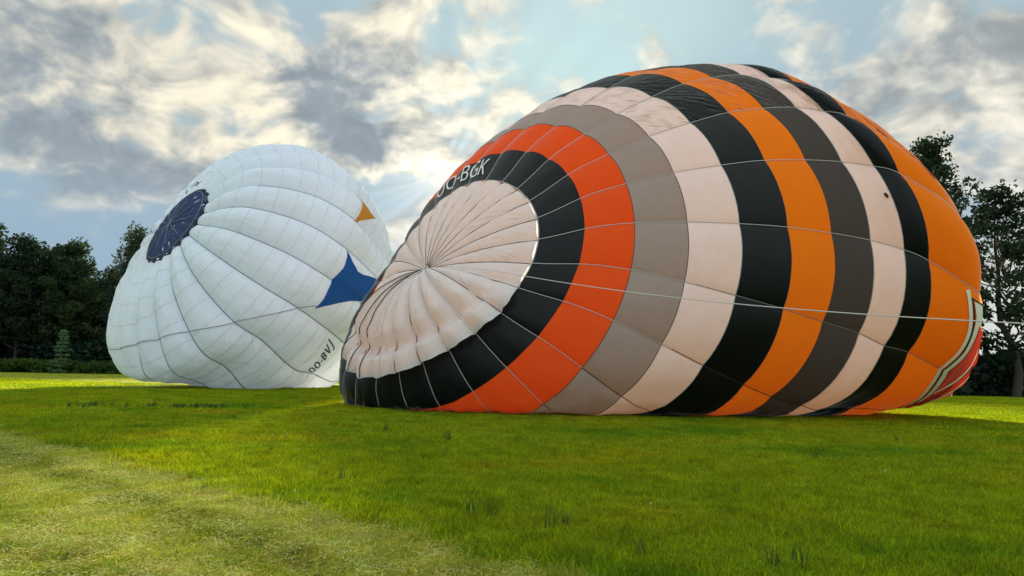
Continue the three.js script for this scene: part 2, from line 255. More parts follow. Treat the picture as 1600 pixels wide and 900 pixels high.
// ---- the orange, black and grey balloon
const orange = thing('hot_air_balloon', 'balloon lying inflated on its side, banded in orange, red, black, grey and pinkish white', 'hot air balloon', [6, 0, -28]);
const off = orange.position;
function partAt(name, g, mat, parent, o = off) { g.translate(-o.x, -o.y, -o.z); return part(name, g, mat, parent); }
{
  const C = { black: [0.004, 0.0045, 0.006], red: [0.86, 0.12, 0.014], grey: [0.36, 0.35, 0.345], white: [0.88, 0.855, 0.885], orange: [0.86, 0.27, 0.004], slate: [0.07, 0.064, 0.062] };
  const order = ['black', 'red', 'grey', 'white', 'black', 'orange', 'slate', 'white', 'black', 'orange'];
  const thru = { black: 0, red: 0.54, grey: 0.4, white: 0.4, orange: 0.5, slate: 0.2 };
  const M = {}; for (const k in C) { M[k] = fabric(C[k], thru[k], true); M[k + '_creased'] = fabric(C[k], thru[k], false); }
  order.forEach((k, i) => {
    for (let g = -13; g < 13; g++) {
      const far = g < -12 || g > 9, last = i === 9;
      partAt('panel', patch(ORANGE, i, last ? 12.99 : i + 1, g, last ? 40 : far ? 5 : 10, far ? 5 : last ? 18 : 10), M[k + (g < -2 && i > 2 ? '_creased' : '')], orange);
    }
  });
  const tape = std([0.42, 0.41, 0.4], { roughness: 0.75 }), shadedTape = std([0.2, 0.19, 0.185], { roughness: 0.8 }), dark = std([0.03, 0.03, 0.035], { roughness: 0.8 });
  for (let g = -13; g < 13; g++) {                                // pale tapes; on the lower gores their shade is put into darker colours
    const end = g > 0 && g < 11 ? (g < 3 ? 3.2 : 2) : 12.95;
    partAt('load_tape', band(ORANGE, Array.from({ length: 66 }, (_, k) => [end * k / 65, g]), 0.025, 0.03), tape, orange);
    if (end < 12) partAt('load_tape', band(ORANGE, Array.from({ length: 56 }, (_, k) => [end + 0.01 + (12.94 - end) * k / 55, g]), 0.028, 0.025), g < 2 ? shadedTape : dark, orange);
  }
  [2, 3, 4, 5, 6, 7, 8, 9].forEach((t) => partAt('seam', band(ORANGE, Array.from({ length: 26 * 8 + 1 }, (_, k) => [t, -13 + k / 8 + (k === 208 ? -1e-4 : 0)]), 0.026, 0.012), t === 4 || t === 8 || t === 7 ? tape : dark, orange));
  // the vent: a loose cap of pleated cloth with its edge billowing over the black band
  const ring0 = (g) => skin(ORANGE, 0, g), cen = V3(0, 0, 0); for (let k = 0; k < 52; k++) cen.addScaledVector(ring0(k / 2), 1 / 52);
  const axis = V3(-0.582, 0.501, 0.641).normalize(), apex = cen.clone().addScaledVector(axis, 0.6).lerp(ring0(9.5), 0.07);
  const lower = (g) => ss(1.4, 3.2, g) * ss(12.4, 10.5, g < -12 ? g + 26 : g), wrapG = (g) => (g < -11 ? g + 26 : g);
  function vent(rho, g, gi) {
    const u = g - gi, s = Math.sin(Math.PI * Math.min(1, Math.max(0, u))), gw = wrapG(g), lo = lower(gw), Q = ring0(g);
    const end = mix(0.992, 1.06, lo) + lo * 0.05 * s, r = rho * end, P = apex.clone().lerp(Q, r);
    const pin = lo * Math.exp(-(((rho - 0.8) / 0.045) ** 2));
    const dome = mix(0.3, 0.85, lo) * (1 - (2 * r - 1) ** 2) * (rho < 1 ? 1 : 0.9) + lo * 0.16 * ss(0.75, 0.95, rho), puff = (mix(0.2, 0.42, lo) * Math.pow(Math.max(0, s), 0.7) * Math.pow(r, 0.8)) * (1 - 0.55 * pin) * (1 - 0.25 * ss(0.9, 1, rho) * (1 - lo));
    const rough = 0.07 * r * fbm(r * 5 + gi * 5.1, u * 2.2 + gi * 2.7, 3) * Math.min(1, 5 * s) + 0.035 * r * n2(r * 16 + gi * 3, u * 3);
    P.addScaledVector(axis, dome - 0.26 * pin + puff + rough + mix(-0.06, 0.06, lo) * r); if (P.y < 0.05) P.y = 0.05; return P;
  }
  const cap = new THREE.Group(); cap.name = 'vent'; orange.add(cap); cap.userData.label = 'pinkish white pleated vent closing the crown';
  const vm = phys([0.88, 0.85, 0.87], { transmission: 0.4, thickness: 0, map: soil, bumpMap: creaseTex, bumpScale: 0.08 });
  for (let gi = -13; gi < 13; gi++) {
    const pos = [], uv = [], idx = [], nt = 22, nu = 8;
    for (let a = 0; a <= nt; a++) for (let b = 0; b <= nu; b++) { const P = vent(0.012 + 0.988 * a / nt, gi + b / nu, gi); pos.push(P.x, P.y, P.z); uv.push(1.3 * b / nu + gi * 1.3, 5 * a / nt); }
    for (let a = 0; a < nt; a++) for (let b = 0; b < nu; b++) { const i = a * (nu + 1) + b, j = i + nu + 1; idx.push(i, i + 1, j, i + 1, j + 1, j); }
    partAt('vent_panel', geom(pos, idx, uv), vm, cap);
  }
  const cord = std([0.7, 0.67, 0.63], { roughness: 0.8 }), cordDark = std([0.05, 0.045, 0.045]);
  partAt('vent_edge_tape', tube(Array.from({ length: 37 }, (_, k) => ring0(-15.6 + k / 2).addScaledVector(axis, 0.02)), 0.03, 160, 6), tape, cap);
  for (let g = -13; g < 13; g++) {                                // a seam in every pleat
    const P = Array.from({ length: 14 }, (_, k) => vent(0.03 + 0.97 * k / 13, g, g).addScaledVector(axis, 0.012));
    partAt('vent_seam', tube(P, 0.016, 30, 5), cordDark, cap);
  }
  for (const [g, m] of [[-10, cord], [-9, cord], [-11, cord], [2, cord], [4, cord], [5, cord], [7.4, cord], [8.4, cordDark], [9.3, cordDark], [10.4, cordDark]]) {   // lines that centre the vent
    const gi = Math.floor(g), n = 12, P = Array.from({ length: n + 1 }, (_, k) => { const r = 0.02 + 1.0 * k / n; return vent(Math.min(1, r), g, gi).addScaledVector(axis, 0.06); });
    partAt('vent_line', tube(P, 0.022, 40, 5), m, cap);
  }
  partAt('crown_ring', new THREE.TorusGeometry(0.13, 0.03, 8, 20).applyQuaternion(new THREE.Quaternion().setFromUnitVectors(V3(0, 0, 1), axis)).translate(...apex.clone().addScaledVector(axis, 0.08).toArray()), cord, cap);
  ORANGE.apex = apex; ORANGE.axis = axis; ORANGE.vent = vent;
}
// ---- the white balloon
const white = thing('hot_air_balloon', 'white balloon lying inflated on its side with a dark blue crown vent', 'hot air balloon', [-19, 0, -49]);
const woff = white.position;
const ROWS = [0, 0.507]; for (let t = 0.834; t < 5.2; t += 0.327) ROWS.push(t); ROWS.push(7.99);
{
  const wf = phys([0.75, 0.82, 0.94], { transmission: 0.3, thickness: 0, map: soil, bumpMap: rippleTex, bumpScale: 0.07 });
  for (let g = -11; g < 11; g++) {                                // a gore facing the lawn shows its panels, one on the far side is a single length
    if (g < -4 || g > 8) { partAt('gore', patch(WHITE, 0, 7.99, g, 40, 6), wf, white, woff); continue; }
    for (let i = 0; i + 1 < ROWS.length; i++) partAt('panel', patch(WHITE, ROWS[i], ROWS[i + 1], g, i === ROWS.length - 2 ? 14 : 4, 12), wf, white, woff);
  }
  const seam = std([0.52, 0.53, 0.55]), tape = std([0.24, 0.25, 0.27]);  // dark tape colour also carries the shade in the valleys between gores
  for (let g = -11; g < 11; g++) partAt('load_tape', band(WHITE, Array.from({ length: 64 }, (_, k) => [0.02 + 7.95 * k / 63, g]), 0.07, 0.03), tape, white, woff);
  for (const t of ROWS.slice(1, -1)) partAt('seam', band(WHITE, Array.from({ length: 22 * 8 + 1 }, (_, k) => [t, -11 + k / 8 + (k === 176 ? -1e-4 : 0)]), 0.022, 0.02), seam, white, woff);
  const ring0 = (g) => skin(WHITE, 0, g), cen = V3(0, 0, 0); for (let k = 0; k < 44; k++) cen.addScaledVector(ring0(k / 2), 1 / 44);
  const axis = ring0(6).sub(cen).cross(ring0(0).sub(cen)).normalize(); if (axis.x > 0) axis.negate();
  const apex = cen.clone().addScaledVector(axis, 0.15);
  const cap = new THREE.Group(); cap.name = 'vent'; white.add(cap); cap.userData.label = 'dark blue vent closing the crown';
  const vm = phys([0.042, 0.066, 0.15], { transmission: 0.1, thickness: 0, map: soil, bumpMap: creaseTex, bumpScale: 0.03 });
  for (let gi = -11; gi < 11; gi++) {
    const pos = [], uv = [], idx = [], nt = 14, nu = 8;
    for (let a = 0; a <= nt; a++) for (let b = 0; b <= nu; b++) {
      const r = 0.02 + 0.96 * a / nt, u = b / nu, P = apex.clone().lerp(ring0(gi + u), r).addScaledVector(axis, 0.3 * (1 - (2 * r - 1) ** 2) + 0.12 * r * Math.sin(Math.PI * u) + 0.1 * r * n2(r * 6 + gi * 5, u * 3 + gi));
      pos.push(P.x, P.y, P.z); uv.push(1.1 * u + gi, 4 * r);
    }
    for (let a = 0; a < nt; a++) for (let b = 0; b < nu; b++) { const i = a * (nu + 1) + b, j = i + nu + 1; idx.push(i, i + 1, j, i + 1, j + 1, j); }
    partAt('vent_panel', geom(pos, idx, uv), vm, cap, woff);
  }
  const rim = std([0.012, 0.016, 0.04]), cord = std([0.22, 0.24, 0.3]);
  partAt('vent_edge', tube(Array.from({ length: 44 }, (_, k) => ring0(k / 2).addScaledVector(axis, 0.02)), 0.12, 192, 8, true), rim, cap, woff);
  partAt('vent_edge_cord', tube(Array.from({ length: 44 }, (_, k) => apex.clone().lerp(ring0(k / 2), 0.93).addScaledVector(axis, 0.22)), 0.02, 192, 6, true), cord, cap, woff);
  for (let k = 0; k < 11; k++) partAt('vent_line', tube(Array.from({ length: 7 }, (_, i) => { const r = i / 6; return apex.clone().lerp(ring0(k * 2 + 0.5), r).addScaledVector(axis, 0.36 + 0.1 * (1 - (2 * r - 1) ** 2) - 0.25 * r * r); }), 0.018, 16, 5), cord, cap, woff);
  // printed marks
  const blue = phys([0.018, 0.095, 0.36], { transmission: 0.15, thickness: 0, map: null, bumpMap: null }), amber = phys([0.62, 0.27, 0.035], { transmission: 0.3, thickness: 0 }), ink = std([0.025, 0.027, 0.03]), redInk = std([0.16, 0.02, 0.02]);
  const id = (x, y) => [x, y];
  tag(partAt('printed_mark', printOn(WHITE, outline([[3.26, 0.05], [3.45, 0.3], [3.72, 0.48], [3.92, 0.44], [4.28, 0.25], [4.75, 0.02], [5.05, -0.16], [5.56, -0.36], [5.49, 0.11], [4.82, 0.8], [4.35, 0.99], [3.98, 1.22], [3.72, 1.45], [3.5, 1.68], [3.38, 1.83], [3.38, 1.63], [3.35, 1.31], [3.35, 1.03], [3.35, 0.62]]), id, 0.03, 0.09), blue, white, woff), 'blue swept mark printed on white cloth');
  tag(partAt('printed_mark', printOn(WHITE, outline([[3.13, -2.06], [3.25, -1.74], [3.48, -1.58], [3.74, -1.7], [3.42, -1.25], [3.29, -1.07], [3.18, -0.83], [3.18, -1.13], [3.15, -1.49]]), id, 0.03, 0.09), amber, white, woff), 'small amber swept mark printed on white cloth');
  partAt('printed_flash', printOn(WHITE, outline([[3.86, 4.7], [3.8, 4.5], [3.7, 4.22], [3.96, 4.58]]), id, 0.03, 0.09), redInk, white, woff);
  const font = await new FontLoader().loadAsync('fonts/droid/droid_sans_bold.typeface.json');
  const thin = await new FontLoader().loadAsync('fonts/droid/droid_sans_regular.typeface.json');
  function write(B, text, f, bl, br, tl, tr, lift, mat, parent, o, size = 1, gap = 0.1) {
    const all = []; let w = 0;
    for (const ch of text) { const s = f.generateShapes(ch, size), bb = new THREE.Box2(); s.forEach((q) => q.getPoints(6).forEach((p) => bb.expandByPoint(p))); all.push([s, w - bb.min.x]); w += bb.max.x - bb.min.x + gap; }
    w -= gap; const H = 0.73 * size, geos = [];
    for (const [s, dx] of all) geos.push(printOn(B, s, (x, y) => { const a = (x + dx) / w, b = y / H; return [0, 1].map((k) => mix(mix(bl[k], br[k], a), mix(tl[k], tr[k], a), b)); }, lift, 0.16));
    return partAt('registration_letters', mergeGeometries(geos), mat, parent, o);
  }
  write(WHITE, 'OO-BVJ', font, [4.8, 2.97], [4.52, 2.18], [4.57, 2.93], [4.29, 2.14], 0.03, ink, white, woff, 1, 0.16);
  write(WHITE, 'OO-BVJ', font, [0.3, -4.8], [0.3, -6.3], [0.37, -4.8], [0.37, -6.3], 0.03, ink, white, woff, 1, 0.3);
  const pale = std([0.72, 0.7, 0.68]), maroon = std([0.12, 0.022, 0.016]);
  write(ORANGE, 'OO-BGK', thin, [0.45, -7.85], [0.32, -5.29], [1.0, -7.84], [0.68, -5.29], 0.03, pale, orange, off, 1, 0.14);
  write(ORANGE, 'OO-BGK', font, [10.09, -1.3], [10.09, -3.1], [9.91, -1.3], [9.91, -3.1], 0.03, maroon, orange, off, 1, 0.2);
  // swoosh at the skirt end
  const wht = std([0.84, 0.83, 0.81]), blk = std([0.014, 0.014, 0.016]), deep = phys([0.6, 0.035, 0.008], { transmission: 0.3, thickness: 0 });
  const strip = (pts, width, lift, mat, name = 'stripe') => { const c = new THREE.CatmullRomCurve3(pts.map(([a, b]) => V3(a, b, 0)), false, 'centripetal').getPoints(60); return partAt(name, band(ORANGE, c.map((v) => [v.x, v.y]), width, lift), mat, orange); };
  SWOOSH(strip, printOn, id, wht, blk, deep);
  // small round hole of a line guide in the second white band
  partAt('line_guide', printOn(ORANGE, new THREE.Shape(new THREE.EllipseCurve(7.83, -0.57, 0.07, 0.032, 0, TAU).getPoints(16)), id, 0.03, 0.1), blk, orange);
}
function SWOOSH(strip, printOn, id, wht, blk, deep) {
  partAt('printed_mark', printOn(ORANGE, outline([[9.93, 0.12], [10.5, 0.2], [12, 0.3], [12.9, 0.5], [12.9, 3.3], [11.6, 3.2], [10.5, 2.4], [10.02, 1.7], [9.93, 1.3], [9.9, 1.0], [9.95, 0.65], [9.98, 0.4]]), id, 0.055, 0.12), deep, orange);
  strip([[9.74, 0.06], [9.79, 0.24], [9.84, 0.46], [9.82, 0.7], [9.76, 1.0], [9.8, 1.38], [10.1, 1.98]], 0.13, 0.07, wht);
  strip([[9.8, 0.12], [9.86, 0.24], [9.9, 0.46], [9.9, 0.66], [9.83, 1.0], [9.88, 1.38], [10.2, 1.93]], 0.08, 0.08, blk);
  strip([[9.98, 0.16], [10.0, 0.36], [9.98, 0.55], [9.97, 0.7], [9.92, 1.0], [9.97, 1.38], [10.26, 1.86]], 0.22, 0.07, wht);
  partAt('printed_mark', printOn(ORANGE, outline([[9.86, 0.12], [10.4, 0.13], [11.2, 0.1], [11.0, 0.3], [10.2, 0.34], [9.98, 0.4]]), id, 0.07, 0.12), wht, orange);
  strip([[9.8, 0.13], [10.4, 0.12], [11.2, 0.06], [12, 0]], 0.06, 0.085, blk);
  strip([[12.8, 1.0], [12.4, 1.4], [11.8, 1.68], [11.2, 1.85], [10.6, 1.95]], 0.24, 0.075, wht);
  strip([[12.7, 1.65], [12.2, 1.98], [11.8, 2.32], [11.4, 2.6]], 0.22, 0.075, blk);
  strip([[12.9, 2.2], [12.5, 2.31], [12.1, 2.6], [11.6, 2.85]], 0.2, 0.08, wht);
}

// ---- ropes and lines
{
  // crown line of the orange balloon, pulled tight to the right past the frame
  const dir = (x, y) => V3((x - 800) / FPX, -(y - 450) / FPX, -1).applyEuler(camera.rotation);
  const A = ORANGE.apex.clone().addScaledVector(ORANGE.axis, 0.1), B = ORANGE.vent(1, 1.75, 1).addScaledVector(ORANGE.axis, 0.35), E = camera.position.clone().addScaledVector(dir(1760, 512), 12.2);
  const pts = [A, ORANGE.vent(0.5, 1.75, 1).addScaledVector(ORANGE.axis, 0.12)]; for (let k = 0; k <= 24; k++) { const s = k / 24, p = B.clone().lerp(E, s); p.y -= 0.28 * 4 * s * (1 - s); pts.push(p); }
  const r = part('crown_line', tube(pts, 0.0135, 160, 6), std([0.62, 0.6, 0.57]), scene);
  tag(r, 'pale rope pulled from the banded balloon\'s crown across its side to the right', 'rope');
  const W = [[1.54, 7.74], [1.47, 6.09], [1.54, 5.03], [1.71, 3.93], [2.14, 2.96], [2.41, 2.64], [2.81, 2.27], [3.36, 1.75]];
  const c = new THREE.CatmullRomCurve3(W.map(([a, b]) => V3(a, b, 0)), false, 'centripetal').getPoints(60).map((v) => cloth(WHITE, v.x, v.y, Math.floor(v.y), 0.06));
  tag(part('crown_line_001', tube(c, 0.022, 120, 5), std([0.2, 0.2, 0.21]), scene), 'thin grey line lying across the lower side of the white balloon', 'rope');  // thin grey line following the cloth
}

// ------------------------------------------------------------------ trees
const leafMat = (c) => phys(c, { transmission: 0.3, thickness: 0 });
function leaves(list, P, n, size, R, dir, droop = 0) {             // single leaves, two faces folded along the midrib
  for (let i = 0; i < n; i++) {
    const a = R() * TAU, cz = R() * 2 - 1, rr = Math.cbrt(0.15 + 0.85 * R()), s = Math.sqrt(1 - cz * cz), c = P.clone().add(V3(dir.x * rr * s * Math.cos(a), dir.y * rr * cz, dir.z * rr * s * Math.sin(a)));
    const l = V3(R() - 0.5, R() - 0.5 - droop, R() - 0.5).normalize(), w = V3(R() - 0.5, R() - 0.5, R() - 0.5).cross(l).normalize(), n3 = l.clone().cross(w), k = size * (0.6 + 0.8 * R()), o = list.pos.length / 3;
    for (const [p, q, h] of [[-0.5, 0, 0], [0, 0.3, 0.1], [0.5, 0, 0], [0, -0.3, 0.1]]) { const v = c.clone().addScaledVector(l, p * k).addScaledVector(w, q * k).addScaledVector(n3, h * k); list.pos.push(v.x, v.y, v.z); }
    list.idx.push(o, o + 1, o + 2, o, o + 2, o + 3);
  }
}
function limb(a, b, r0, r1, R, bend = 0.1) {
  const n = 5, L = a.distanceTo(b), pts = Array.from({ length: n + 1 }, (_, k) => a.clone().lerp(b, k / n).add(V3((R() - 0.5) * L * bend * Math.sin(Math.PI * k / n), 0, (R() - 0.5) * L * bend * Math.sin(Math.PI * k / n))));
  const g = new THREE.TubeGeometry(new THREE.CatmullRomCurve3(pts), 8, 1, 6), p = g.attributes.position;
  const c = new THREE.CatmullRomCurve3(pts);
  for (let i = 0; i <= 8; i++) { const q = c.getPointAt(i / 8), r = mix(r0, r1, i / 8); for (let j = 0; j <= 6; j++) { const k = i * 7 + j; p.setXYZ(k, q.x + (p.getX(k) - q.x) * r, q.y + (p.getY(k) - q.y) * r, q.z + (p.getZ(k) - q.z) * r); } }
  g.computeVertexNormals(); return g;
}
function broadleaf(seed, H, spread, o = {}) {                      // trunk and crown geometry, base at the origin
  const R = rng(seed), wood = [], lf = { pos: [], idx: [] }, top = V3((R() - 0.5) * 0.8, H * 0.93, (R() - 0.5) * 0.8), { low = 0.2, size = 0.42, count = 46, clump = 95, airy = 0, droop = 0 } = o;
  wood.push(limb(V3(0, -0.2, 0), top, H * 0.018 + 0.06, 0.03, R, 0.12));
  for (let i = 0; i < count; i++) {
    const f = low + (1 - low) * Math.pow((i + 0.5) / count, 0.9), h = f * H, prof = Math.pow(Math.sin(Math.PI * Math.min(1, 0.14 + 0.86 * (f - low) / (1 - low))), 0.65) * (1 - 0.35 * f);
    const a = i * 2.399 + R(), len = spread * prof * (0.55 + 0.6 * R()) * (1 + 0.25 * Math.sin(3 * a + seed)), st = top.clone().multiplyScalar(f * 0.86), en = V3(st.x + Math.cos(a) * len, Math.min(H, h + len * (0.35 - droop) * (0.4 + R())), st.z + Math.sin(a) * len);
    wood.push(limb(st, en, 0.05 + 0.1 * (1 - f), 0.015, R, 0.25));
    const nc = 3; for (let k = 0; k < nc; k++) {
      const q = st.clone().lerp(en, 0.5 + 0.5 * (k + 0.6) / nc).add(V3((R() - 0.5) * 1.3, (R() - 0.5) * 1.0, (R() - 0.5) * 1.3)), cr = (0.75 + 0.7 * R()) * (1 - 0.3 * airy);
      leaves(lf, q, Math.round(clump * (0.5 + R()) * (1 - 0.45 * airy)), size, R, V3(cr, cr * (0.65 + droop), cr), droop);
    }
  }
  for (let k = 0; k < 5; k++) leaves(lf, top.clone().add(V3((R() - 0.5) * 1.6, (R() - 0.3) * H * 0.07, (R() - 0.5) * 1.6)), Math.round(clump * 0.7), size * 0.9, R, V3(0.7, 0.9, 0.7), droop);
  return { wood: mergeGeometries(wood), leaf: geom(lf.pos, lf.idx) };
}
function conifer(seed, H, spread, o = {}) {
  const R = rng(seed), wood = [], lf = { pos: [], idx: [] }, { low = 0.12, step = 0.75, size = 0.3, dense = 16, tilt = -0.1, gap = 0.1, per = 5 } = o;
  wood.push(limb(V3(0, -0.2, 0), V3(0, H, 0), H * 0.016, 0.02, R, 0.02));
  for (let h = H * low; h < H * 0.985; h += step * (0.7 + 0.6 * R()) * (1 - 0.35 * h / H)) {
    const n = per, a0 = R() * TAU; for (let i = 0; i < n; i++) {
      if (R() < gap) continue; const f = h / H, len = spread * Math.pow(1 - f, 0.75) * (0.3 + 0.95 * R()) + 0.15, a = a0 + i * TAU / n + (R() - 0.5) * 0.6, en = V3(Math.cos(a) * len, h + len * (tilt + 0.25 * (R() - 0.5)), Math.sin(a) * len);
      wood.push(limb(V3(0, h, 0), en, 0.02 + 0.03 * (1 - f), 0.008, R, 0.1));
      const m = Math.max(2, Math.round(len / 0.5)); for (let k = 0; k < m; k++) { const q = V3(0, h, 0).lerp(en, 0.25 + 0.75 * (k + 0.5) / m), w = 0.28 + 0.35 * (1 - k / m) * len * 0.3; leaves(lf, q, dense, size, R, V3(w, 0.16, w), 0.1); }
    }
  }
  leaves(lf, V3(0, H * 0.985, 0), 14, size * 0.8, R, V3(0.12, 0.5, 0.12), 0);
  return { wood: mergeGeometries(wood), leaf: geom(lf.pos, lf.idx) };
}
const bark = std([0.045, 0.04, 0.034]), paleBark = std([0.16, 0.15, 0.14]);
function plant(name, label, category, shape, mats, pos, turn = 0, group, scale = 1) {
  const t = thing(name, label, category, pos, group); t.rotation.y = turn; t.scale.setScalar(scale);
  part('trunk', shape.wood, mats[0], t); part('crown', shape.leaf, mats[1], t); return t;
}
const G = { dark: leafMat([0.022, 0.042, 0.02]), mid: leafMat([0.03, 0.058, 0.022]), blue: leafMat([0.02, 0.045, 0.032]), pale: leafMat([0.062, 0.085, 0.045]), fir: leafMat([0.014, 0.032, 0.017]), fresh: leafMat([0.1, 0.2, 0.085]) };
const oakA = broadleaf(11, 18.5, 5.6), oakB = broadleaf(23, 17, 5.2, { clump: 105 }), birch = broadleaf(31, 18, 3.6, { airy: 0.35, droop: 0.5, size: 0.34, count: 52, low: 0.12 }), airy = broadleaf(47, 27, 6.2, { airy: 0.5, size: 0.4, count: 74, clump: 62, low: 0.14 });
const layered = broadleaf(91, 21.5, 6.8, { airy: 0.45, size: 0.44, count: 62, clump: 46, low: 0.16 }), spruce = conifer(63, 19, 4.4, { step: 0.6, dense: 26, size: 0.36, per: 7, gap: 0.05, low: 0.04, tilt: -0.18 });
const sapling = conifer(71, 5.2, 1.25, { step: 0.5, dense: 12, size: 0.17, per: 6, gap: 0.12, low: 0.05, tilt: 0.12 });
plant('broadleaf_tree', 'dark broadleaf tree cut by the left edge, its crown widest and loosest', 'tree', oakA, [bark, G.dark], [-67, 0, -80], 0.4);
plant('broadleaf_tree', 'dense dark green tree rising behind the little fir, left of the white balloon', 'tree', oakB, [bark, G.mid], [-57.5, 0, -83], 2.1, undefined, 0.98);
plant('broadleaf_tree', 'low rounded dark tree between two taller crowns left of the white balloon', 'tree', oakA, [bark, G.blue], [-61.5, 0, -86], 1.5, undefined, 0.88);
plant('birch_tree', 'pale feathery birch just left of the white balloon\'s crown vent', 'tree', birch, [paleBark, G.pale], [-52.5, 0, -88], 0.8, undefined, 1.1);
plant('broadleaf_tree', 'dark tree half hidden behind the white balloon\'s left flank', 'tree', oakB, [bark, G.blue], [-49.5, 0, -83], 4.0, undefined, 0.86);
plant('broadleaf_tree', 'tall thin-leaved tree showing sky through its crown beside the banded balloon\'s shoulder', 'tree', airy, [bark, G.dark], [47.8, 0, -71], 0.3, undefined, 1.1);
plant('broadleaf_tree', 'tall tree with a straight visible trunk and layered gappy boughs near the right edge', 'tree', layered, [bark, G.dark], [55.2, 0, -70.5], 1.1, undefined, 1.1);
plant('broadleaf_tree', 'lower dark tree close behind the banded balloon\'s right flank', 'tree', oakB, [bark, G.dark], [52, 0, -76], 2.6, undefined, 0.5);
plant('broadleaf_tree', 'loose-leaved tree cut off by the right edge of the view', 'tree', airy, [bark, G.dark], [64.5, 0, -75], 3.3, undefined, 0.9);
plant('broadleaf_tree', 'dark tree filling the notch between the two leftmost crowns', 'tree', oakB, [bark, G.dark], [-62.5, 0, -81], 5.1, undefined, 0.99);
plant('fir_sapling', 'little green fir standing alone in front of the dark wood on the left', 'tree', sapling, [bark, G.fresh], [-53.2, 0, -76.4], 0.5);
// the wood behind: one mass, copies of three trees
{
  const R = rng(303), src = [[oakA, G.dark], [oakB, G.blue], [spruce, G.fir]], spots = [[], [], []];
  const put = (x, z, s, k) => spots[k].push(new THREE.Matrix4().compose(V3(x, 0, z), new THREE.Quaternion().setFromAxisAngle(V3(0, 1, 0), R() * TAU), V3(s, s * (0.92 + 0.16 * R()), s)));
  for (let i = 0; i < 60; i++) put(-120 + 78 * R(), -92 - 26 * R(), 0.7 + 0.18 * R(), Math.floor(R() * 2.4));
  for (let i = 0; i < 30; i++) put(-112 + 42 * R(), -74 - 18 * R() , 0.72 + 0.16 * R(), Math.floor(R() * 2.4));
  for (let i = 0; i < 46; i++) put(-46 + 92 * R(), -98 - 22 * R(), 0.42 + 0.12 * R(), Math.floor(R() * 3));
  for (let i = 0; i < 40; i++) put(10 + 50 * R(), -93 - 16 * R(), 0.98 + 0.16 * R(), Math.floor(R() * 3));
  for (let i = 0; i < 34; i++) put(46 + 56 * R(), -88 - 20 * R(), 0.3 + 0.1 * R(), Math.floor(R() * 3));
  for (let i = 0; i < 16; i++) put(76 + 40 * R(), -52 - 30 * R(), 0.7 + 0.3 * R(), Math.floor(R() * 3));
  src.forEach(([s, m], k) => [['leaf', m], ['wood', bark]].forEach(([q, mat]) => { const im = new THREE.InstancedMesh(s[q], mat, spots[k].length); spots[k].forEach((x, i) => im.setMatrixAt(i, x)); im.name = numbered('woods'); im.castShadow = im.receiveShadow = true; scene.add(im); tag(im, null, null, null, 'stuff'); }));
}
// undergrowth along the edge of the wood
{
  const R = rng(404), bl = { pos: [], idx: [] }; for (let k = 0; k < 9; k++) leaves(bl, V3((R() - 0.5) * 1.6, 0.25 + 0.9 * R(), (R() - 0.5) * 1.2), 60, 0.24, R, V3(0.55, 0.45, 0.5));
  const g = geom(bl.pos, bl.idx), rows = [];
  for (let i = 0; i < 230; i++) { const s = R(), x = -100 + 66 * s; rows.push([x + R(), -76.5 + (-96 + 76.5) * ss(-56, -34, x) * 0 - 0.52 * (x + 56) * (x > -56 ? 1 : 0) - 4 * R(), 0.8 + 0.35 * R(), 0]); }
  for (let i = 0; i < 260; i++) rows.push([40 + 44 * R(), -73.5 - 7 * R(), 1.3 + 2.6 * R() * R(), 1]);
  for (let i = 0; i < 240; i++) rows.push([-110 + 70 * R(), -84 - 12 * R(), 1.5 + 2.2 * R(), 1]);
  for (let i = 0; i < 160; i++) rows.push([-40 + 84 * R(), -92 - 5 * R(), 1.2 + 1.6 * R(), 1]);
  for (const kind of [0, 1]) {
    const list = rows.filter((r) => r[3] === kind), im = new THREE.InstancedMesh(g, kind ? G.blue : leafMat([0.05, 0.1, 0.02]), list.length);
    list.forEach(([x, z, s], i) => { im.setMatrixAt(i, new THREE.Matrix4().compose(V3(x, 0, z), new THREE.Quaternion().setFromAxisAngle(V3(0, 1, 0), R() * TAU), V3(s * 1.2, s, s * 1.2))); im.setColorAt(i, rgb(0.7 + 0.6 * R(), 0.7 + 0.6 * R(), 0.7 + 0.5 * R())); });
    im.name = numbered('undergrowth'); scene.add(im); im.castShadow = im.receiveShadow = true; tag(im, null, null, null, 'stuff');
  }
}

// ------------------------------------------------------------------ grass
function tuft(seed, n, rad, h0, h1, wid, lean, flat = 0) {
  const R = rng(seed), pos = [], idx = [], col = [];
  for (let i = 0; i < n; i++) {
    const a = R() * TAU, r = rad * Math.sqrt(R()), bx = Math.cos(a) * r, bz = Math.sin(a) * r, h = mix(h0, h1, R()), f = R() * TAU, sx = Math.cos(f), sz = Math.sin(f), d = R() * TAU, lx = Math.cos(d), lz = Math.sin(d), ln = lean * (0.3 + R()) * h, o = pos.length / 3, w = wid * (0.7 + 0.6 * R()), y0 = flat ? flat * R() : 0;
    const v = 0.7 + 0.6 * R(), c = [v * (0.9 + 0.25 * R()), v, v];
    for (const [k, ww] of [[0, 1], [0.55, 0.75]]) for (const s of [-1, 1]) { pos.push(bx + lx * ln * k * k + sx * s * w * ww / 2, y0 + h * k * (flat ? 0.15 : 1), bz + lz * ln * k * k + sz * s * w * ww / 2); col.push(...c); }
    pos.push(bx + lx * ln, y0 + h * (flat ? 0.15 : 1 - 0.25 * Math.min(1, lean)), bz + lz * ln); col.push(...c);
    idx.push(o, o + 1, o + 2, o + 1, o + 3, o + 2, o + 2, o + 3, o + 4);
  }
  return geom(pos, idx, null, null, col);
}
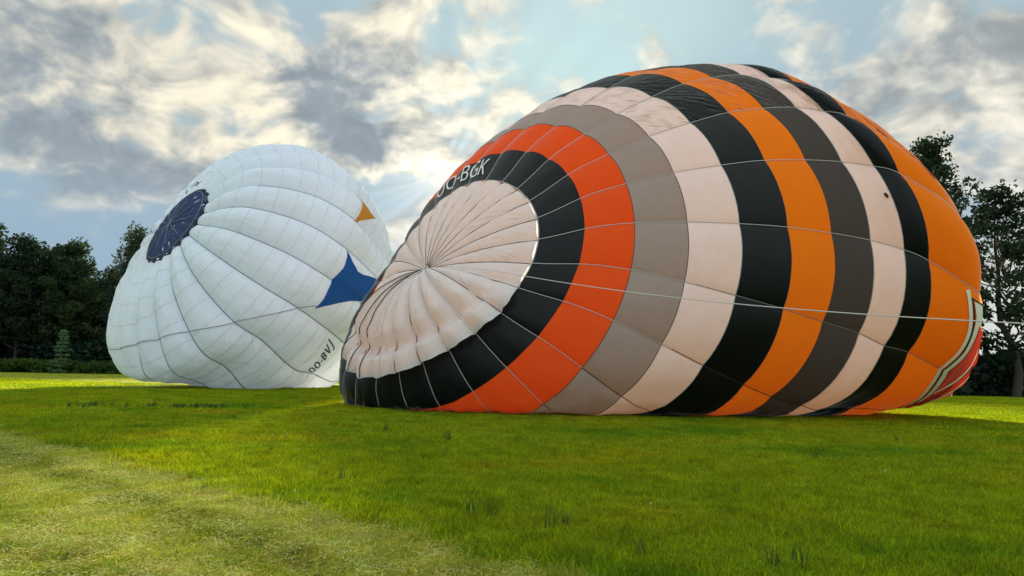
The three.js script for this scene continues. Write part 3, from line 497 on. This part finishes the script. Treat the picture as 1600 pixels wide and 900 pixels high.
{
  const R = rng(909), blade = (c) => phys(c, { transmission: 0.55, thickness: 0, vertexColors: true });
  const mat = blade([1, 1, 1]); mat.specularIntensity = 0.12;
  const kinds = {
    lush: [tuft(1, 28, 0.15, 0.035, 0.11, 0.010, 0.7), tuft(2, 28, 0.15, 0.04, 0.13, 0.009, 0.9), tuft(3, 22, 0.15, 0.03, 0.08, 0.011, 1.2)],
    far: [tuft(4, 28, 0.32, 0.04, 0.1, 0.022, 0.8), tuft(5, 28, 0.34, 0.04, 0.11, 0.02, 0.9)],
    stubble: [tuft(6, 34, 0.16, 0.02, 0.055, 0.008, 0.9), tuft(7, 30, 0.16, 0.015, 0.05, 0.009, 1.2)],
    clippings: [tuft(8, 30, 0.17, 0.07, 0.16, 0.009, 1.0, 0.045), tuft(9, 26, 0.16, 0.06, 0.14, 0.008, 1.0, 0.06)],
  };
  const lists = {}; for (const k in kinds) kinds[k].forEach((g, i) => { lists[k + i] = [g, [], [], k]; });
  const q = new THREE.Quaternion(), up = V3(0, 1, 0);
  const put = (k, x, z, s, sy, c) => { const l = lists[k + Math.floor(R() * kinds[k].length)]; l[1].push(new THREE.Matrix4().compose(V3(x, 0.004, z), q.clone().setFromAxisAngle(up, R() * TAU), V3(s, sy, s))); l[2].push(c); };
  const under = (x, z) => { for (const [B, n] of [[ORANGE, 13], [WHITE, 8]]) for (let i = 1; i < n - (B === ORANGE ? 4 : 0); i++) { const p = B.rings[i], dx = x - p[0], dz = z - p[2]; if (dx * dx + dz * dz < 9) return true; } return false; };
  // d: how near the drift lines of cut grass, two long rows with tuft shade put in as dark clumps
  const drift = (x, z) => { const m = mownDist(x, z), a = Math.exp(-(((m - 1.0) / 0.13) ** 2)), b = Math.exp(-(((m - 3.3) / 0.2) ** 2)); return Math.max(a, 0.7 * b) * ss(-0.25, 0.3, n2(x * 2.2, z * 2.2) + 0.15); };
  const zones = [[4.2, 8, 150], [8, 14, 90], [14, 24, 44], [24, 42, 15], [42, 78, 4.5]];
  for (const [d0, d1, dens] of zones) {
    const half = 1.0, area = half * (d1 * d1 - d0 * d0), n = Math.round(area * dens);
    for (let i = 0; i < n; i++) {
      const d = Math.sqrt(mix(d0 * d0, d1 * d1, R())), a = (R() * 2 - 1) * half, x = Math.sin(a) * d, z = -Math.cos(a) * d; if (under(x, z)) continue;
      const m = mownDist(x, z) + 1.1 * (R() - 0.5) * R(), st = stripAmount(x, z) > 0.5, c = lawnColor(x, z, R());
      const tint = (k) => [c[0] * k, c[1] * k, c[2] * k];
      if (m > 0 || st) {
        const dr = m > 0 ? drift(x, z) : 0;
        const gap = n2(x * 4.5 + 11, z * 4.5) + 0.5 * n2(x * 11, z * 11); if (gap > 0.42 - 0.3 * dr && m > 0) { if (R() < 0.8) put('clippings', x, z, 0.55, 0.8, [0.035 + 0.03 * R(), 0.055 + 0.03 * R(), 0.008]); continue; }  // gaps between tufts: their shade is put in as near-black clumps
        if (dr > 0.55 && R() < 0.4) { put('clippings', x, z, 0.8, 1.4, [0.05 + 0.04 * R(), 0.08 + 0.04 * R(), 0.012]); continue; }
        if (d > 24) { put('far', x, z, 1, 0.4, tint(1.1)); continue; }
        const s = d > 14 ? 1.5 : 1, cl = ss(-0.2, 0.35, fbm(x * 1.3 + 4, z * 1.3, 2) + 0.12);
        if (R() < 0.3 + 0.35 * cl) put('clippings', x, z, s * (0.8 + 0.4 * R()), 1, R() < 0.42 ? [0.6 + 0.2 * R(), 0.6 + 0.16 * R(), 0.22 + 0.1 * R()] : [0.24 + 0.24 * R(), 0.3 + 0.24 * R(), 0.03 + 0.04 * R()]); else put('stubble', x, z, s, 0.8 + 0.6 * R(), tint(0.95));
      } else {
        const hgt = 0.75 + 0.55 * ss(-0.5, 0.5, fbm(x * 0.7, z * 0.7, 2)) + (m > -0.8 ? 0.15 : 0), v = d > 24 ? 'far' : 'lush', s = d > 42 ? 1.6 : d > 14 && d <= 24 ? 1.5 : 1;
        put(v, x, z, s, hgt * (0.8 + 0.4 * R()), tint(1));
      }
    }
  }
  for (const k in lists) { const [g, M, C, kind] = lists[k]; if (!M.length) continue; const im = new THREE.InstancedMesh(g, mat, M.length); M.forEach((m, i) => { im.setMatrixAt(i, m); im.setColorAt(i, rgb(...C[i])); }); im.name = numbered({ lush: 'lawn_grass', far: 'distant_grass', stubble: 'mown_grass', clippings: 'grass_clippings' }[kind]); im.receiveShadow = im.castShadow = true; scene.add(im); tag(im, null, null, null, 'stuff'); }
  // darker rushes, singly and in a broken row
  const rush = tuft(21, 16, 0.09, 0.2, 0.42, 0.011, 0.22), spots = [];
  for (const [x, z, s] of [[-1.37, -14.9, 1], [-1.2, -12.7, 0.7], [-0.4, -7.4, 0.75], [-0.18, -7.3, 0.7], [0.47, -7.05, 0.8], [0.62, -7.1, 0.6], [1.21, -6.0, 0.6], [2.54, -5.8, 0.75], [2.31, -5.75, 0.65], [3.3, -7.9, 0.5], [6.4, -13.5, 0.7], [-3.2, -17, 0.8]]) spots.push([x, z, s]);
  for (let i = 0; i < 110; i++) { const s = R(), x = -16 + 6.4 * s; spots.push([x + 0.2 * R(), -22.7 - 1.6 * s + 1.6 * (R() - 0.5), (0.35 + 0.45 * R()) * (n2(x * 1.3, 4) > -0.1 ? 1 : 0.5)]); }
  for (let i = 0; i < 26; i++) { const d = 7 + 24 * R(), a = (R() * 2 - 1) * 0.8, x = Math.sin(a) * d, z = -Math.cos(a) * d; if (mownDist(x, z) < -0.5) spots.push([x, z, 0.4 + 0.3 * R()]); }
  const im = new THREE.InstancedMesh(rush, mat, spots.length); spots.forEach(([x, z, s], i) => { im.setMatrixAt(i, new THREE.Matrix4().compose(V3(x, 0, z), q.clone().setFromAxisAngle(up, R() * TAU), V3(s, s, s))); im.setColorAt(i, rgb(0.03 + 0.02 * R(), 0.075 + 0.03 * R(), 0.03)); });
  im.name = 'rushes'; scene.add(im); tag(im, null, null, null, 'stuff');
  // daisies
  const fl = mergeGeometries([new THREE.CylinderGeometry(0.002, 0.0025, 0.07, 4).translate(0, 0.035, 0), new THREE.SphereGeometry(0.011, 8, 5).scale(1, 0.45, 1).translate(0, 0.072, 0)].map((g) => g.toNonIndexed())), ds = [];
  for (let i = 0; i < 130; i++) { const d = 6 + 26 * Math.sqrt(R()), a = (R() * 2 - 1) * 0.8, x = Math.sin(a) * d, z = -Math.cos(a) * d; if (mownDist(x, z) < -0.3 && n2(x * 0.4, z * 0.4) > 0.0) ds.push([x, z]); }
  const dm = new THREE.InstancedMesh(fl, std([0.7, 0.7, 0.66]), ds.length); ds.forEach(([x, z], i) => dm.setMatrixAt(i, new THREE.Matrix4().makeTranslation(x, 0.01, z))); dm.name = 'daisies'; scene.add(dm); tag(dm, null, null, null, 'stuff');
}

// ------------------------------------------------------------------ two people far off at the right, and a stake
function person(seed, o) {
  const J = o.J, N = 84, half = 1.02, mc = new MarchingCubes(N, std([1, 1, 1]), false, false, 90000), cen = V3(0, 0.93, 0), f = mc.field;
  const bones = o.bones, cap = (p, a, b, ra, rb) => { const ab = b.clone().sub(a), t = Math.max(0, Math.min(1, p.clone().sub(a).dot(ab) / ab.lengthSq())); return p.distanceTo(a.clone().addScaledVector(ab, t)) - mix(ra, rb, t); };
  const field = (p) => { let s = 0; const k = 32; for (const [a, b, ra, rb] of bones) { const d = cap(p, J[a], J[b], ra, rb); if (d < 0.3) s += Math.exp(-k * d); } return s > 0 ? -Math.log(s) / k : 0.3; };
  for (let z = 0; z < N; z++) for (let y = 0; y < N; y++) for (let x = 0; x < N; x++) { const p = V3((x - N / 2) / (N / 2), (y - N / 2) / (N / 2), (z - N / 2) / (N / 2)).multiplyScalar(half).add(cen); f[x + y * N + z * N * N] = -field(p); }
  mc.isolation = 0; mc.update();
  const n = mc.count, pos = Array.from(mc.positionArray.subarray(0, n * 3)), col = [];
  for (let i = 0; i < n; i++) { const p = V3(pos[i * 3], pos[i * 3 + 1], pos[i * 3 + 2]).multiplyScalar(half).add(cen); pos[i * 3] = p.x; pos[i * 3 + 1] = p.y; pos[i * 3 + 2] = p.z; let best = 9, c = null; for (const b of bones) { const d = cap(p, J[b[0]], J[b[1]], b[2], b[3]); if (d < best) { best = d; c = b[4]; } } col.push(...c); }
  const g = geom(pos, null, null, null, col), parts = [g];
  // hands: five fingers curled off each palm
  for (const s of ['L', 'R']) { const w = J['wrist' + s], h = J['hand' + s], d = h.clone().sub(w).normalize(), side = V3(0, 0, 1).cross(d).lengthSq() > 0.01 ? V3(0, 0, 1) : V3(1, 0, 0), palm = d.clone().cross(side).normalize();
    for (let k = 0; k < 5; k++) { const thumb = k === 4, L = thumb ? 0.055 : [0.066, 0.078, 0.073, 0.058][k], b0 = h.clone().addScaledVector(side, thumb ? 0.036 : (k - 1.5) * 0.02).addScaledVector(d, thumb ? -0.05 : 0), b1 = b0.clone().addScaledVector(d, L * 0.6).addScaledVector(side, thumb ? 0.024 : 0), b2 = b1.clone().addScaledVector(d, L * 0.3).addScaledVector(palm, 0.022);
      const t = new THREE.TubeGeometry(new THREE.CatmullRomCurve3([b0, b1, b2]), 6, 0.0085, 6).toNonIndexed(); t.deleteAttribute('uv'); t.setAttribute('color', new THREE.Float32BufferAttribute(Array.from({ length: t.attributes.position.count }, () => o.skin).flat(), 3)); parts.push(t); } }
  const t = thing('person', o.label, 'person', o.at); t.rotation.y = o.turn;
  part('body', mergeGeometries(parts), std([1, 1, 1], { vertexColors: true }), t);
  const hd = J.head, hair = new THREE.SphereGeometry(0.108, 16, 12, 0, TAU, 0, 1.75).scale(0.92, 1.1, 1.06).rotateX(-0.35).translate(hd.x, hd.y + 0.012, hd.z - 0.012); part('hair', hair, std(o.hair), t);
  return t;
}
{
  const make = (stance, lift) => ({ hip: V3(0, 0.94, 0), chest: V3(0, 1.3, 0), neck: V3(0, 1.47, 0), head: V3(0, 1.61, 0.015), chin: V3(0, 1.56, 0.05), nose: V3(0, 1.6, 0.105), earL: V3(0.082, 1.61, 0), earR: V3(-0.082, 1.61, 0),
    shL: V3(0.17, 1.41, 0), shR: V3(-0.17, 1.41, 0), elL: V3(0.26, 1.14, lift), elR: V3(-0.25, 1.13, 0.02), wristL: V3(0.2, 1.02 + lift, 0.16 + lift), wristR: V3(-0.24, 0.88, 0.1), handL: V3(0.18, 1.03 + lift, 0.24 + lift), handR: V3(-0.235, 0.79, 0.12),
    hL: V3(0.09, 0.9, 0), hR: V3(-0.09, 0.9, 0), kL: V3(0.11, 0.5, 0.02 + stance), kR: V3(-0.11, 0.5, 0.02), aL: V3(0.12, 0.08, stance), aR: V3(-0.12, 0.08, -0.03), tL: V3(0.14, 0.035, 0.17 + stance), tR: V3(-0.14, 0.035, 0.14) });
  const bones = (sh, tr, sk, shoe) => [['hip', 'chest', 0.125, 0.135, sh], ['chest', 'neck', 0.13, 0.06, sh], ['neck', 'head', 0.052, 0.06, sk], ['head', 'head', 0.098, 0.098, sk], ['chin', 'head', 0.05, 0.08, sk], ['nose', 'head', 0.014, 0.03, sk], ['earL', 'earL', 0.026, 0.026, sk], ['earR', 'earR', 0.026, 0.026, sk],
    ...['L', 'R'].flatMap((s) => [['chest', 'sh' + s, 0.09, 0.065, sh], ['sh' + s, 'el' + s, 0.058, 0.045, sh], ['el' + s, 'wrist' + s, 0.043, 0.028, sk], ['wrist' + s, 'hand' + s, 0.028, 0.036, sk], ['hip', 'h' + s, 0.12, 0.1, tr], ['h' + s, 'k' + s, 0.092, 0.062, tr], ['k' + s, 'a' + s, 0.06, 0.045, tr], ['a' + s, 't' + s, 0.05, 0.034, shoe]])];
  const skin = [0.45, 0.28, 0.2], w = [0.72, 0.72, 0.7];
  person(5, { J: make(0.1, 0.02), bones: bones(w, [0.55, 0.55, 0.56], skin, [0.2, 0.2, 0.2]), skin, hair: [0.05, 0.04, 0.03], at: [56.3, 0, -71.5], turn: -0.9, label: 'person in white shirt and pale trousers standing before the wood at the right edge' });
  person(6, { J: make(-0.06, 0.1), bones: bones(w, [0.04, 0.045, 0.06], skin, [0.05, 0.05, 0.05]), skin, hair: [0.03, 0.025, 0.02], at: [56.95, 0, -71.9], turn: 0.7, label: 'person in white shirt and dark trousers, half cut off by the right edge' });
  const st = part('marker_stake', new THREE.LatheGeometry([[0, 0], [0.05, 0], [0.055, 0.2], [0.085, 0.24], [0.09, 0.4], [0.06, 0.47], [0, 0.48]].map(([a, b]) => new THREE.Vector2(a, b)), 14), std([0.7, 0.7, 0.68]), scene);
  st.position.set(43.9, 0, -64.3); tag(st, 'small white stake with a rounded cap in the grass right of the banded balloon', 'stake');
}
renderer.render(scene, camera);
